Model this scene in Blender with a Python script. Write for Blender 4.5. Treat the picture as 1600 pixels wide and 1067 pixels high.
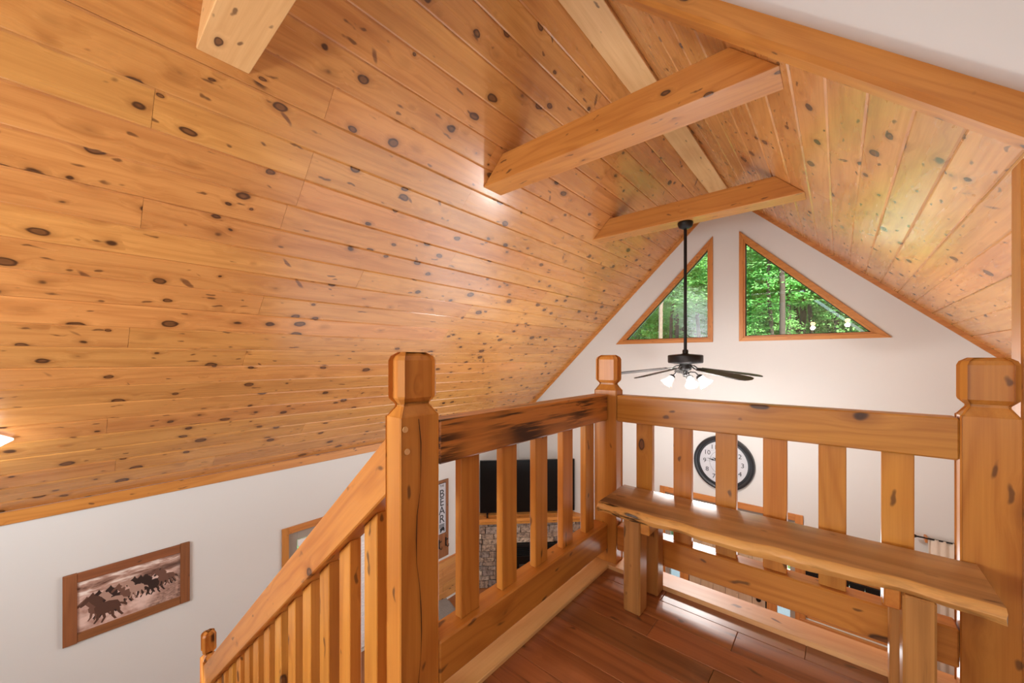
import bpy, bmesh, math, random
from mathutils import Vector, Matrix, Euler
from mathutils.geometry import tessellate_polygon
for o in list(bpy.data.objects): bpy.data.objects.remove(o)
S = bpy.context.scene
C = S.collection
PI = math.pi
rnd = random.Random(7)

# ------------------------------------------------------------ camera (eye height is the origin)
cd = bpy.data.cameras.new('camera'); cam = bpy.data.objects.new('camera', cd); C.objects.link(cam)
cam.location = (0, 0, 0); cam.rotation_euler = (PI/2, 0, math.atan2(510, 595))
cd.sensor_width = 36; cd.lens = 595/1600*36; cd.shift_y = 26.5/1600; cd.clip_start = .02; cd.clip_end = 300
S.camera = cam

# ------------------------------------------------------------ light
S.view_settings.view_transform = 'Standard'; S.view_settings.look = 'None'
S.view_settings.exposure = 0.36; S.view_settings.gamma = 1; S.view_settings.use_curve_mapping = False
W = bpy.data.worlds.new('world'); S.world = W; W.use_nodes = True
nt = W.node_tree; bg = nt.nodes['Background']
sky = nt.nodes.new('ShaderNodeTexSky'); sky.sky_type = 'NISHITA'; sky.sun_disc = False
sky.sun_elevation = math.radians(55); sky.sun_rotation = math.radians(140); sky.air_density = 1.0; sky.dust_density = 1.5
nt.links.new(sky.outputs[0], bg.inputs[0]); bg.inputs[1].default_value = 0.5

def lamp(name, kind, loc, power, color=(1, 1, 1), size=.1, sizey=None, look=None):
    d = bpy.data.lights.new(name, kind); d.energy = power; d.color = color
    if kind == 'AREA':
        d.shape = 'RECTANGLE'; d.size = size; d.size_y = sizey or size
    elif kind == 'POINT': d.shadow_soft_size = size
    elif kind == 'SUN': d.angle = math.radians(1.0)
    o = bpy.data.objects.new(name, d); C.objects.link(o); o.location = loc
    if look is not None:
        o.rotation_euler = (Vector(look)-Vector(loc)).to_track_quat('-Z', 'Y').to_euler()
    return o
lamp('sun', 'SUN', (14, -17, 24), 14, (1, .96, .88), look=(0, 0, 0))
# added fill: area lamps without fixtures behind the viewer and in the living room
COOL = (.90, .96, 1)
lamp('loft_fill', 'AREA', (.5, -2.0, -.2), 8, COOL, 2.2, .8, look=(-.9, 2.0, .4))  # weak fill added behind the viewer, not a fixture
lamp('stair_fill', 'AREA', (-2.5, -2.4, -.25), 112, COOL, 2.4, .7, look=(-3.6, 1.5, -.5))  # main fill from the stair side, added without a fixture
lamp('living_room_fill', 'AREA', (-1.8, 3.4, -2.1), 44, COOL, 4.0, 3.0, look=(-1.8, 3.5, 5))  # upward fill added in mid-air to brighten beams and ceiling
lamp('living_room_window_fill', 'AREA', (-1.2, 5.9, -2.9), 56, COOL, 3.2, 1.8, look=(-1.2, 0, -1.6))  # added panel indoors, stands in for daylight of the lower windows
lamp('end_wall_fill', 'AREA', (-.6, 3.0, -1.65), 12, COOL, 2.4, 1.2, look=(-1.0, 6.2, -1.9))  # added fill aimed at the end wall, no lamp hangs here

# ------------------------------------------------------------ helpers
def prop(o, label=None, cat=None, group=None, kind=None):
    if label: o['label'] = label
    if cat: o['category'] = cat
    if group: o['group'] = group
    if kind: o['kind'] = kind
    return o
def empty(name, loc, label=None, cat=None, group=None, rotz=0, kind=None):
    o = bpy.data.objects.new(name, None); C.objects.link(o); o.location = loc; o.rotation_euler = (0, 0, rotz); o.empty_display_size = .1
    return prop(o, label, cat, group, kind)
def link(name, me, mat, parent=None, loc=(0, 0, 0), rot=(0, 0, 0)):
    o = bpy.data.objects.new(name, me); C.objects.link(o)
    if mat is not None and not me.materials: me.materials.append(mat)
    o.location = loc; o.rotation_euler = rot
    if parent is not None: o.parent = parent
    return o
def bm_mesh(bm, name='m', smooth=False):
    bmesh.ops.recalc_face_normals(bm, faces=bm.faces[:])
    if smooth:
        for e in bm.edges: e.smooth = len(e.link_faces) < 2 or e.calc_face_angle(0) < .75
    me = bpy.data.meshes.new(name); bm.to_mesh(me); bm.free()
    if smooth:
        for p in me.polygons: p.use_smooth = True
    return me
def cube_bm(bm, size, loc=(0, 0, 0), rot=None, bev=0, seg=1):
    m = Matrix.Translation(loc) @ (rot.to_matrix().to_4x4() if rot is not None else Matrix.Identity(4)) @ Matrix.Diagonal((*size, 1))
    r = bmesh.ops.create_cube(bm, size=1, matrix=m)
    if bev:
        es = list({e for v in r['verts'] for e in v.link_edges})
        bmesh.ops.bevel(bm, geom=es, offset=bev, segments=seg, affect='EDGES', clamp_overlap=True)
def box(name, lo, hi, mat, parent=None, bev=0, seg=1, rot=(0, 0, 0)):
    """box between two corners given in the parent's space, origin at its centre"""
    lo, hi = Vector(lo), Vector(hi); c = (lo+hi)/2; s = hi-lo
    bm = bmesh.new(); cube_bm(bm, s, bev=bev, seg=seg)
    return link(name, bm_mesh(bm), mat, parent, c, rot)
def prism(name, pts, y0, y1, mat, parent=None, axis='y', bev=0, org=None):
    """polygon (2D) extruded along an axis; for 'y' pts are (x,z), 'z' (x,y), 'x' (y,z); origin at org (default: middle)"""
    mid = org
    def P(p, t):
        return Vector((p[0], t, p[1])) if axis == 'y' else Vector((p[0], p[1], t)) if axis == 'z' else Vector((t, p[0], p[1]))
    if mid is None:
        mid = P((sum(p[0] for p in pts)/len(pts), sum(p[1] for p in pts)/len(pts)), (y0+y1)/2)
    mid = Vector(mid)
    bm = bmesh.new()
    a = [bm.verts.new(P(p, y0)-mid) for p in pts]; b = [bm.verts.new(P(p, y1)-mid) for p in pts]
    bm.faces.new(a); bm.faces.new(b[::-1]); n = len(pts)
    for i in range(n): bm.faces.new((a[i], a[(i+1) % n], b[(i+1) % n], b[i]))
    bmesh.ops.recalc_face_normals(bm, faces=bm.faces[:])
    if bev: bmesh.ops.bevel(bm, geom=bm.edges[:], offset=bev, segments=1, affect='EDGES', clamp_overlap=True)
    return link(name, bm_mesh(bm), mat, parent, mid)
def holed(name, outer, holes, t0, t1, mat, axis='y', parent=None):
    """wall: polygon with holes, extruded"""
    def P(p, t):
        return Vector((p[0], t, p[1])) if axis == 'y' else Vector((t, p[0], p[1]))
    loops = [outer]+holes
    tris = tessellate_polygon([[Vector((p[0], p[1], 0)) for p in l] for l in loops])
    flat = [p for l in loops for p in l]
    bm = bmesh.new()
    a = [bm.verts.new(P(p, t0)) for p in flat]; b = [bm.verts.new(P(p, t1)) for p in flat]
    for t in tris:
        try: bm.faces.new([a[i] for i in t]); bm.faces.new([b[i] for i in reversed(t)])
        except ValueError: pass
    k = 0
    for l in loops:
        n = len(l)
        for i in range(n):
            j = (i+1) % n
            bm.faces.new((a[k+i], a[k+j], b[k+j], b[k+i]))
        k += n
    return link(name, bm_mesh(bm), mat, parent)
def lathe_bm(bm, prof, n=24, mat=Matrix.Identity(4)):
    rings = []
    for r, z in prof:
        if r < 1e-5: rings.append([bm.verts.new(mat @ Vector((0, 0, z)))])
        else: rings.append([bm.verts.new(mat @ Vector((r*math.cos(2*PI*i/n), r*math.sin(2*PI*i/n), z))) for i in range(n)])
    for A, B in zip(rings, rings[1:]):
        for i in range(n):
            j = (i+1) % n
            if len(A) == 1 and len(B) == 1: continue
            if len(A) == 1: bm.faces.new((A[0], B[i], B[j]))
            elif len(B) == 1: bm.faces.new((A[i], B[0], A[j]))
            else: bm.faces.new((A[i], B[i], B[j], A[j]))
def lathe(name, prof, mat, parent=None, loc=(0, 0, 0), rot=(0, 0, 0), n=24):
    bm = bmesh.new(); lathe_bm(bm, prof, n); me = bm_mesh(bm, smooth=True)
    o = link(name, me, mat, parent, loc, rot)
    return o
def tube_bm(bm, pts, rad, n=8):
    pts = [Vector(p) for p in pts]
    rads = rad if isinstance(rad, (list, tuple)) else [rad]*len(pts)
    rings = []
    for i, p in enumerate(pts):
        d = (pts[min(i+1, len(pts)-1)]-pts[max(i-1, 0)]).normalized()
        up = Vector((0, 0, 1)) if abs(d.z) < .95 else Vector((1, 0, 0))
        a = d.cross(up).normalized(); b = d.cross(a)
        rings.append([bm.verts.new(p+(a*math.cos(2*PI*k/n)+b*math.sin(2*PI*k/n))*rads[i]) for k in range(n)])
    for A, B in zip(rings, rings[1:]):
        for k in range(n): bm.faces.new((A[k], A[(k+1) % n], B[(k+1) % n], B[k]))
    bm.faces.new(rings[0]); bm.faces.new(rings[-1][::-1])
def tube(name, pts, rad, mat, parent=None, n=8):
    bm = bmesh.new(); tube_bm(bm, pts, rad, n)
    return link(name, bm_mesh(bm, smooth=True), mat, parent)
def copy_tree(o, parent=None):
    c = o.copy(); C.objects.link(c)
    if parent is not None: c.parent = parent
    for ch in o.children: copy_tree(ch, c)
    return c

# ------------------------------------------------------------ materials
class N:
    def __init__(s, name):
        s.m = bpy.data.materials.new(name); s.m.use_nodes = True; s.t = s.m.node_tree
        s.b = s.t.nodes['Principled BSDF']; s.out = s.t.nodes['Material Output']
    def n(s, typ, **kw):
        x = s.t.nodes.new(typ)
        for k, v in kw.items(): setattr(x, k, v)
        return x
    def l(s, a, b): s.t.links.new(a, b)
    def val(s, sock, v):
        if isinstance(v, bpy.types.NodeSocket): s.l(v, sock)
        else: sock.default_value = v
    def math(s, op, a, b=0.0, c=None, clamp=False):
        x = s.n('ShaderNodeMath', operation=op, use_clamp=clamp); s.val(x.inputs[0], a); s.val(x.inputs[1], b)
        if c is not None: s.val(x.inputs[2], c)
        return x.outputs[0]
    def vmath(s, op, a, b):
        x = s.n('ShaderNodeVectorMath', operation=op); s.val(x.inputs[0], a); s.val(x.inputs[1], b); return x.outputs[0]
    def mix(s, f, a, b, mode='MIX'):
        x = s.n('ShaderNodeMix', data_type='RGBA', blend_type=mode)
        s.val(x.inputs[0], f); s.val(x.inputs[6], a if not isinstance(a, tuple) else (*a, 1)); s.val(x.inputs[7], b if not isinstance(b, tuple) else (*b, 1))
        return x.outputs[2]
    def ramp(s, f, stops, interp='LINEAR'):
        x = s.n('ShaderNodeValToRGB'); x.color_ramp.interpolation = interp
        e = x.color_ramp.elements
        while len(e) < len(stops): e.new(.5)
        for i, (p, c) in enumerate(stops):
            e[i].position = p; e[i].color = (*c, 1) if isinstance(c, tuple) else (c, c, c, 1)
        s.l(f, x.inputs[0]); return x.outputs[0]
    def noise(s, v, scale=1, detail=3, rough=.55, dist=0):
        x = s.n('ShaderNodeTexNoise'); s.l(v, x.inputs['Vector']); x.inputs['Scale'].default_value = scale
        x.inputs['Detail'].default_value = detail; x.inputs['Roughness'].default_value = rough; x.inputs['Distortion'].default_value = dist
        return x.outputs[0]
    def smooth(s, v, a, b):
        x = s.n('ShaderNodeMapRange', interpolation_type='SMOOTHSTEP'); s.l(v, x.inputs[0]); x.inputs[1].default_value = a; x.inputs[2].default_value = b
        return x.outputs[0]
def srgb(r, g, b):
    f = lambda c: c/12.92 if c <= .04045 else ((c+.055)/1.055)**2.4
    return (f(r/255), f(g/255), f(b/255))
def plain(name, col, rough=.5, metal=0, spec=.5, noise=0, nscale=30, bump=0):
    m = N(name); m.b.inputs['Base Color'].default_value = (*col, 1); m.b.inputs['Roughness'].default_value = rough
    m.b.inputs['Metallic'].default_value = metal; m.b.inputs['Specular IOR Level'].default_value = spec
    if noise or bump:
        tc = m.n('ShaderNodeTexCoord').outputs['Object']
        f = m.noise(tc, nscale, 4)
        if noise: m.l(m.mix(f, tuple(c*(1-noise) for c in col), tuple(min(1, c*(1+noise)) for c in col)), m.b.inputs['Base Color'])
        if bump:
            bp = m.n('ShaderNodeBump'); bp.inputs['Strength'].default_value = bump; bp.inputs['Distance'].default_value = .002
            m.l(f, bp.inputs['Height']); m.l(bp.outputs[0], m.b.inputs['Normal'])
    return m.m
def wood(name, axis, light, dark, rough=.3, knots=1.0, knotr=.11, vary=.16, ring=.5, streak=0.0, streakcol=(.05, .02, .01), spec=.5, kscale=(4.3, 6.6), sscale=(1.3, 26), spike=0, coat=0, coatr=.1, bump=.18):
    """knotty wood with the grain along the given local axis; every object gets its own offset and tone"""
    m = N(name)
    tc = m.n('ShaderNodeTexCoord').outputs['Object']
    sp = m.n('ShaderNodeSeparateXYZ'); m.l(tc, sp.inputs[0]); X, Y, Z = sp.outputs
    g = {'x': (X, Y, Z), 'y': (Y, X, Z), 'z': (Z, X, Y)}[axis]
    cb = m.n('ShaderNodeCombineXYZ')
    for i in range(3): m.l(g[i], cb.inputs[i])
    oi = m.n('ShaderNodeObjectInfo'); r = oi.outputs['Random']
    off = m.n('ShaderNodeCombineXYZ')
    m.l(m.math('MULTIPLY', r, 91.7), off.inputs[0]); m.l(m.math('MULTIPLY', r, 57.3), off.inputs[1]); m.l(m.math('MULTIPLY', r, 33.1), off.inputs[2])
    P = m.vmath('ADD', cb.outputs[0], off.outputs[0])
    # knots: flattened cells, dark ringed ellipses
    wob = m.n('ShaderNodeTexNoise'); m.l(P, wob.inputs['Vector']); wob.inputs['Scale'].default_value = 9; wob.inputs['Detail'].default_value = 2
    wv = m.vmath('MULTIPLY', m.vmath('SUBTRACT', wob.outputs['Color'], (.5, .5, .5)), (.06, .022, .022))
    KP = m.vmath('MULTIPLY', m.vmath('ADD', P, wv), (kscale[0], kscale[1], kscale[1]))
    vo = m.n('ShaderNodeTexVoronoi'); m.l(KP, vo.inputs['Vector']); vo.inputs['Scale'].default_value = 1
    vc = m.n('ShaderNodeSeparateXYZ'); m.l(vo.outputs['Color'], vc.inputs[0])
    kd = m.math('DIVIDE', vo.outputs['Distance'], m.math('ADD', .42, m.math('MULTIPLY', m.math('POWER', vc.outputs[0], 1.5), .95)))
    # small pin knots
    KP2 = m.vmath('MULTIPLY', m.vmath('ADD', P, (3.3, 1.7, 9.1)), (4.2, 15, 15))
    v2 = m.n('ShaderNodeTexVoronoi'); m.l(m.vmath('ADD', KP2, m.vmath('MULTIPLY', wv, (14, 40, 40))), v2.inputs['Vector']); v2.inputs['Scale'].default_value = 1
    pin = m.math('SUBTRACT', 1, m.smooth(v2.outputs['Distance'], .07, .16))
    # grain flows round the knots
    bend = m.math('MULTIPLY', m.math('SUBTRACT', 1, m.smooth(kd, knotr*.6, knotr*3.2)), .020)
    gs = m.n('ShaderNodeSeparateXYZ'); m.l(P, gs.inputs[0])
    g2 = m.n('ShaderNodeCombineXYZ'); m.l(gs.outputs[0], g2.inputs[0])
    m.l(m.math('ADD', gs.outputs[1], bend), g2.inputs[1]); m.l(m.math('ADD', gs.outputs[2], bend), g2.inputs[2])
    G = g2.outputs[0]
    low = m.noise(m.vmath('MULTIPLY', G, (.55, 5, 5)), 1, 2, .5)
    sg = m.n('ShaderNodeSeparateXYZ'); m.l(G, sg.inputs[0])
    ph = m.math('ADD', m.math('MULTIPLY', low, 46), m.math('MULTIPLY', m.math('ADD', sg.outputs[1], m.math('MULTIPLY', sg.outputs[2], 1.3)), 55))
    rings = m.math('MULTIPLY', m.math('ADD', m.math('SINE', ph), 1), .5)
    rings = m.math('POWER', rings, 2.2)
    fine = m.noise(m.vmath('MULTIPLY', G, (3, 120, 120)), 1, 3, .6)
    broad = m.noise(m.vmath('MULTIPLY', G, (.9, 9, 9)), 1, 3, .55)
    f = m.math('ADD', m.math('MULTIPLY', rings, .34*ring), m.math('MULTIPLY', m.math('SUBTRACT', fine, .3), .55))
    f = m.math('ADD', f, m.math('MULTIPLY', m.math('SUBTRACT', broad, .38), .9), clamp=True)
    col = m.mix(f, light, dark)
    if streak:
        st = m.smooth(m.noise(m.vmath('MULTIPLY', G, (sscale[0], sscale[1], sscale[1])), 1, 4, .65), 1-streak-.07, 1-streak+.09)
        env = m.smooth(m.noise(m.vmath('ADD', P, (7, 7, 7)), 1.6, 2), .42, .6)
        col = m.mix(m.math('MULTIPLY', st, env), col, streakcol)
    # tone per piece
    rr = m.n('ShaderNodeTexWhiteNoise', noise_dimensions='1D'); m.l(m.math('MULTIPLY', r, 917.0), rr.inputs['W'])
    hs = m.n('ShaderNodeHueSaturation'); m.l(col, hs.inputs['Color'])
    m.l(m.math('ADD', 1-vary*.5, m.math('MULTIPLY', rr.outputs['Value'], vary)), hs.inputs['Value'])
    m.l(m.math('ADD', .496, m.math('MULTIPLY', r, .009)), hs.inputs['Hue'])
    col = hs.outputs['Color']
    halo = m.math('MULTIPLY', m.math('SUBTRACT', 1, m.smooth(kd, knotr*.8, knotr*2.0)), .35*knots)
    col = m.mix(halo, col, tuple(c*.55 for c in dark))
    kc = m.ramp(m.math('DIVIDE', kd, knotr), [(0, (.13, .055, .02)), (.5, (.17, .065, .022)), (.78, (.04, .015, .008)), (1, (.10, .038, .014))])
    km = m.math('MULTIPLY', m.math('SUBTRACT', 1, m.smooth(kd, knotr*.84, knotr*1.08)), .93*knots)
    col = m.mix(km, col, kc)
    col = m.mix(m.math('MULTIPLY', pin, .75*knots), col, (.075, .028, .012))
    if spike:        # slanted spike knots, cut along the branch
        sc = m.n('ShaderNodeSeparateXYZ'); m.l(m.vmath('ADD', P, wv), sc.inputs[0]); px, py, pz = sc.outputs
        c3 = m.n('ShaderNodeCombineXYZ'); m.l(m.math('ADD', m.math('MULTIPLY', px, 6.5), m.math('MULTIPLY', py, 6)), c3.inputs[0])
        m.l(m.math('ADD', m.math('MULTIPLY', px, -1.0), m.math('MULTIPLY', py, 2.6)), c3.inputs[1]); m.l(m.math('MULTIPLY', pz, 5), c3.inputs[2])
        v3 = m.n('ShaderNodeTexVoronoi'); m.l(c3.outputs[0], v3.inputs['Vector']); v3.inputs['Scale'].default_value = 1
        s3 = m.n('ShaderNodeSeparateXYZ'); m.l(v3.outputs['Color'], s3.inputs[0])
        d3 = m.math('DIVIDE', v3.outputs['Distance'], m.math('ADD', .02, m.math('MULTIPLY', m.smooth(s3.outputs[0], .55, 1.0), 1.0)))
        sm3 = m.math('SUBTRACT', 1, m.smooth(d3, .10, .17))
        col = m.mix(m.math('MULTIPLY', sm3, m.math('ADD', .45, m.math('MULTIPLY', fine, .7)), clamp=True), col, (.13, .045, .018))
    m.l(col, m.b.inputs['Base Color'])
    m.b.inputs['Coat Weight'].default_value = coat; m.b.inputs['Coat Roughness'].default_value = coatr
    rg = m.math('ADD', rough-.05, m.math('MULTIPLY', broad, .14)); m.l(rg, m.b.inputs['Roughness'])
    m.b.inputs['Specular IOR Level'].default_value = spec
    bp = m.n('ShaderNodeBump'); bp.inputs['Strength'].default_value = bump; bp.inputs['Distance'].default_value = .0015
    m.l(m.math('SUBTRACT', m.math('ADD', broad, m.math('MULTIPLY', fine, .3)), m.math('MULTIPLY', km, .3)), bp.inputs['Height']); m.l(bp.outputs[0], m.b.inputs['Normal'])
    return m.m

PL, PD = srgb(213, 151, 85), srgb(156, 90, 38)          # ceiling pine
CEIL = wood('ceiling pine', 'y', PL, PD, rough=.25, knotr=.18, vary=.13, ring=.6, kscale=(4.8, 7.6), spike=1, coat=.35, coatr=.26)
RL, RD = srgb(208, 142, 64), srgb(160, 87, 26)           # honey stained rails and beams
RX, RY, RZ = [wood('rail pine '+a, a, RL, RD, rough=.30, knotr=.125, vary=.14, ring=.8, kscale=(3.2, 5.5)) for a in 'xyz']
BX, BY, BZ = [wood('beam pine '+a, a, srgb(206, 142, 68), srgb(160, 91, 30), rough=.36, knotr=.085, vary=.08, ring=.7, kscale=(3.2, 6)) for a in 'xyz']
PALE = wood('pale ridge pine', 'y', srgb(232, 188, 130), srgb(200, 146, 88), rough=.45, knotr=.09, vary=.06, kscale=(3.2, 6))
PALEX = wood('pale beam pine', 'x', srgb(226, 178, 122), srgb(194, 134, 80), rough=.45, knotr=.09, vary=.06, kscale=(3.2, 6))
SPALT = wood('dark streaked pine', 'y', srgb(206, 136, 64), srgb(160, 88, 32), rough=.30, knotr=.07, vary=.1, streak=.50, streakcol=srgb(56, 26, 12), kscale=(3, 5.5), sscale=(2.4, 46))
FLOOR = wood('heart pine floor', 'x', srgb(160, 98, 56), srgb(96, 52, 26), coat=.6, coatr=.22, bump=.06, rough=.3, knotr=.12, vary=.46, ring=1.0, streak=.30, streakcol=srgb(60, 26, 12), kscale=(2.8, 7))
SLAB = wood('spalted bench slab', 'x', srgb(186, 136, 84), srgb(124, 80, 44), coat=1, coatr=.30, bump=.03, rough=.36, knotr=.05, vary=.04, ring=.9, streak=.50, streakcol=srgb(98, 62, 36), kscale=(2.6, 6), sscale=(1.0, 34))
BARK = wood('live edge', 'x', srgb(226, 170, 98), srgb(180, 116, 56), rough=.35, knotr=.09, vary=.04, ring=.4, streak=.47, streakcol=srgb(50, 28, 14), kscale=(3.4, 7), sscale=(5, 40))
BLEG = wood('bench leg wood', 'z', srgb(196, 138, 76), srgb(128, 80, 38), rough=.38, knotr=.08, vary=.2, ring=.8, streak=.32, streakcol=srgb(74, 46, 26), kscale=(3, 6))
WAIN = wood('wainscot pine', 'y', srgb(204, 146, 86), srgb(150, 92, 44), rough=.4, knotr=.11, vary=.2)
DOORW = wood('pale door boards', 'z', srgb(206, 180, 152), srgb(176, 144, 112), rough=.45, knotr=.04, vary=.08, kscale=(2, 5))
CASX, CASY, CASZ = [wood('casing pine '+a, a, srgb(206, 138, 72), srgb(160, 92, 42), rough=.35, knots=.5, knotr=.06, vary=.08, ring=.8) for a in 'xyz']
RUST = wood('rustic frame wood x', 'y', srgb(150, 92, 52), srgb(96, 54, 28), rough=.6, knotr=.06, vary=.2)
RUSTZ = wood('rustic frame wood z', 'z', srgb(150, 92, 52), srgb(96, 54, 28), rough=.6, knotr=.06, vary=.2)
WALL = plain('white drywall', srgb(217, 216, 213), .75, spec=.25, noise=.012, nscale=3, bump=.03)
DARKGAP = plain('dark gap', srgb(60, 34, 18), .9)
METAL = plain('black bronze metal', srgb(34, 31, 30), .42, .6, noise=.15, nscale=60)
BLADE = plain('dark fan blade', srgb(58, 52, 48), .5, noise=.2, nscale=14)
BLACK = plain('black plastic', srgb(10, 10, 11), .3)
SCREEN = plain('black screen', (.002, .002, .002), .35, spec=.3)
IRON = plain('black iron', srgb(16, 16, 17), .5, .4)
TAUPE = plain('taupe paint', srgb(160, 148, 136), .55)
WHITEP = plain('white paint', srgb(236, 236, 236), .5)
BLIND = plain('white blind fabric', srgb(240, 240, 240), .8)
CURT = plain('beige curtain cloth', srgb(214, 200, 184), .9, noise=.06, nscale=20)
GREYT = plain('grey tweed', srgb(132, 128, 124), .9, noise=.35, nscale=60, bump=.4)
DECK = plain('pale deck', srgb(208, 204, 196), .8, noise=.06, nscale=3)
TRUNKM = plain('bark', srgb(66, 56, 48), .95, noise=.35, nscale=9, bump=.6)
TRUNKP = plain('pale bark', srgb(112, 96, 84), .95, noise=.3, nscale=9, bump=.6)
GROUND = plain('forest floor', srgb(62, 84, 40), .95, noise=.5, nscale=1.2)
def glass_mat():
    m = N('window glass'); t = m.n('ShaderNodeBsdfTransparent'); t.inputs[0].default_value = (.97, .98, .97, 1)
    g = m.n('ShaderNodeBsdfGlossy'); g.inputs['Roughness'].default_value = .0; fr = m.n('ShaderNodeFresnel'); fr.inputs[0].default_value = 1.5
    mx = m.n('ShaderNodeMixShader'); m.l(m.math('MULTIPLY', fr.outputs[0], 1.6, clamp=True), mx.inputs[0]); m.l(t.outputs[0], mx.inputs[1]); m.l(g.outputs[0], mx.inputs[2]); m.l(mx.outputs[0], m.out.inputs[0])
    return m.m
GLASS = glass_mat()
def emit(name, col, s):
    m = N(name); e = m.n('ShaderNodeEmission'); e.inputs[0].default_value = (*col, 1); e.inputs[1].default_value = s; m.l(e.outputs[0], m.out.inputs[0]); return m.m
BULB = emit('lit bulb', (1, .93, .82), 14)
SHADEG = N('ribbed glass shade')
SHADEG.b.inputs['Transmission Weight'].default_value = 1; SHADEG.b.inputs['Roughness'].default_value = .12; SHADEG.b.inputs['IOR'].default_value = 1.2
SHADEG.b.inputs['Base Color'].default_value = (1, 1, 1, 1); SHADEG.b.inputs['Emission Color'].default_value = (1, .96, .9, 1); SHADEG.b.inputs['Emission Strength'].default_value = .35
SHADEG = SHADEG.m
def leaf_mat(name, a, b):
    m = N(name); oi = m.n('ShaderNodeObjectInfo'); tc = m.n('ShaderNodeTexCoord').outputs['Object']
    f = m.noise(tc, 1.1, 3); f2 = m.noise(tc, 9, 2)
    col = m.mix(m.math('ADD', m.math('MULTIPLY', f, .6), m.math('MULTIPLY', f2, .4)), a, b)
    hs = m.n('ShaderNodeHueSaturation'); m.l(col, hs.inputs['Color']); m.l(m.math('ADD', .485, m.math('MULTIPLY', oi.outputs['Random'], .03)), hs.inputs['Hue']); m.l(m.math('ADD', .8, m.math('MULTIPLY', oi.outputs['Random'], .4)), hs.inputs['Value'])
    d = m.n('ShaderNodeBsdfDiffuse'); t = m.n('ShaderNodeBsdfTranslucent'); m.l(hs.outputs[0], d.inputs[0]); m.l(hs.outputs[0], t.inputs[0])
    mx = m.n('ShaderNodeMixShader'); mx.inputs[0].default_value = .45; m.l(d.outputs[0], mx.inputs[1]); m.l(t.outputs[0], mx.inputs[2]); m.l(mx.outputs[0], m.out.inputs[0])
    return m.m
LEAF = leaf_mat('leaves', srgb(96, 170, 96), srgb(184, 230, 146))
def stone_mat():
    m = N('ledge stone'); oi = m.n('ShaderNodeObjectInfo'); tc = m.n('ShaderNodeTexCoord').outputs['Object']
    P = m.vmath('ADD', tc, oi.outputs['Random'])
    c = m.ramp(oi.outputs['Random'], [(0, srgb(160, 137, 120)), (.35, srgb(186, 163, 140)), (.6, srgb(150, 136, 128)), (1, srgb(214, 194, 170))])
    f = m.noise(P, 22, 5, .65); col = m.mix(m.smooth(f, .35, .7), c, srgb(94, 80, 72))
    m.l(col, m.b.inputs['Base Color']); m.b.inputs['Roughness'].default_value = .9
    bp = m.n('ShaderNodeBump'); bp.inputs['Strength'].default_value = .8; bp.inputs['Distance'].default_value = .01; m.l(f, bp.inputs['Height']); m.l(bp.outputs[0], m.b.inputs['Normal'])
    return m.m
STONE = stone_mat()

# ------------------------------------------------------------ dimensions
AL, AR, SL = 3.618, 1.24, .95          # left plane z=AL+SL*x, right plane z=AR-SL*x
XR = (AR-AL)/(2*SL)                    # ridge
ZR = AL+SL*XR
XW, XE = -5.12, 2*XR+5.12              # side walls
D = 6.2; YB = -2.6; ZF = -4.15; ZL = -1.18
TH = math.atan(SL); CT = math.cos(TH)

# ------------------------------------------------------------ room shell
win1 = [(-2.79, .300), (-1.462, .300), (-1.462, 1.66)]          # glass openings in the gable
win2 = [(-1.01, .300), (-1.01, 1.66), (.332, .300)]
door1 = [(-2.09, ZF+.02), (-.43, ZF+.02), (-.43, -2.12), (-2.09, -2.12)]
win3 = [(-.32, -3.36), (.52, -3.36), (.52, -2.74), (-.32, -2.74)]
win4 = [(.86, -3.45), (1.9, -3.45), (1.9, -2.2), (.86, -2.2)]
zw = AL+SL*XW
outer = [(XW, ZF), (XE, ZF), (XE, zw), (XR, ZR), (XW, zw)]
prop(holed('wall_back', outer, [win1, win2, door1, win3, win4], D, D+.14, WALL), kind='structure')
prop(holed('wall_left', [(YB, ZF), (D+.14, ZF), (D+.14, zw+.02), (YB, zw+.02)], [[(1.76, ZF+.02), (3.5, ZF+.02), (3.5, -2.15), (1.76, -2.15)]], XW-.14, XW, WALL, axis='x'), kind='structure')
prop(box('wall_right', (XE, YB, ZF), (XE+.14, D+.14, zw+.02), WALL), kind='structure')
prop(prism('wall_front', outer, YB-.14, YB, WALL), kind='structure')
prop(box('floor', (XW-.1, YB, ZF-.1), (XE+.1, D+.1, ZF), plain('living room floor', srgb(150, 96, 56), .4, noise=.2, nscale=4)), kind='structure')

# plank ceiling: thin dark backing with every board a part of it
ceil = prop(link('ceiling', bpy.data.meshes.new('x'), None), kind='structure')
bm = bmesh.new()
def slabq(x0, x1, y0, y1, left, t0=.021, t1=.10):
    vs = []
    for t in (t0, t1):
        for x, y in ((x0, y0), (x1, y0), (x1, y1), (x0, y1)):
            z = (AL+SL*x) if left else (AR-SL*x)
            vs.append(bm.verts.new((x, y, z+t/CT)))
    for q in ((0, 1, 2, 3), (4, 5, 6, 7), (0, 1, 5, 4), (1, 2, 6, 5), (2, 3, 7, 6), (3, 0, 4, 7)): bm.faces.new([vs[i] for i in q])
slabq(XW-.14, XR, YB-.1, D+.14, True); slabq(XR, XE+.14, 2.11, D+.14, False)
bmesh.ops.recalc_face_normals(bm, faces=bm.faces[:]); bm.to_mesh(ceil.data); bm.free(); ceil.data.materials.append(DARKGAP)
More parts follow.
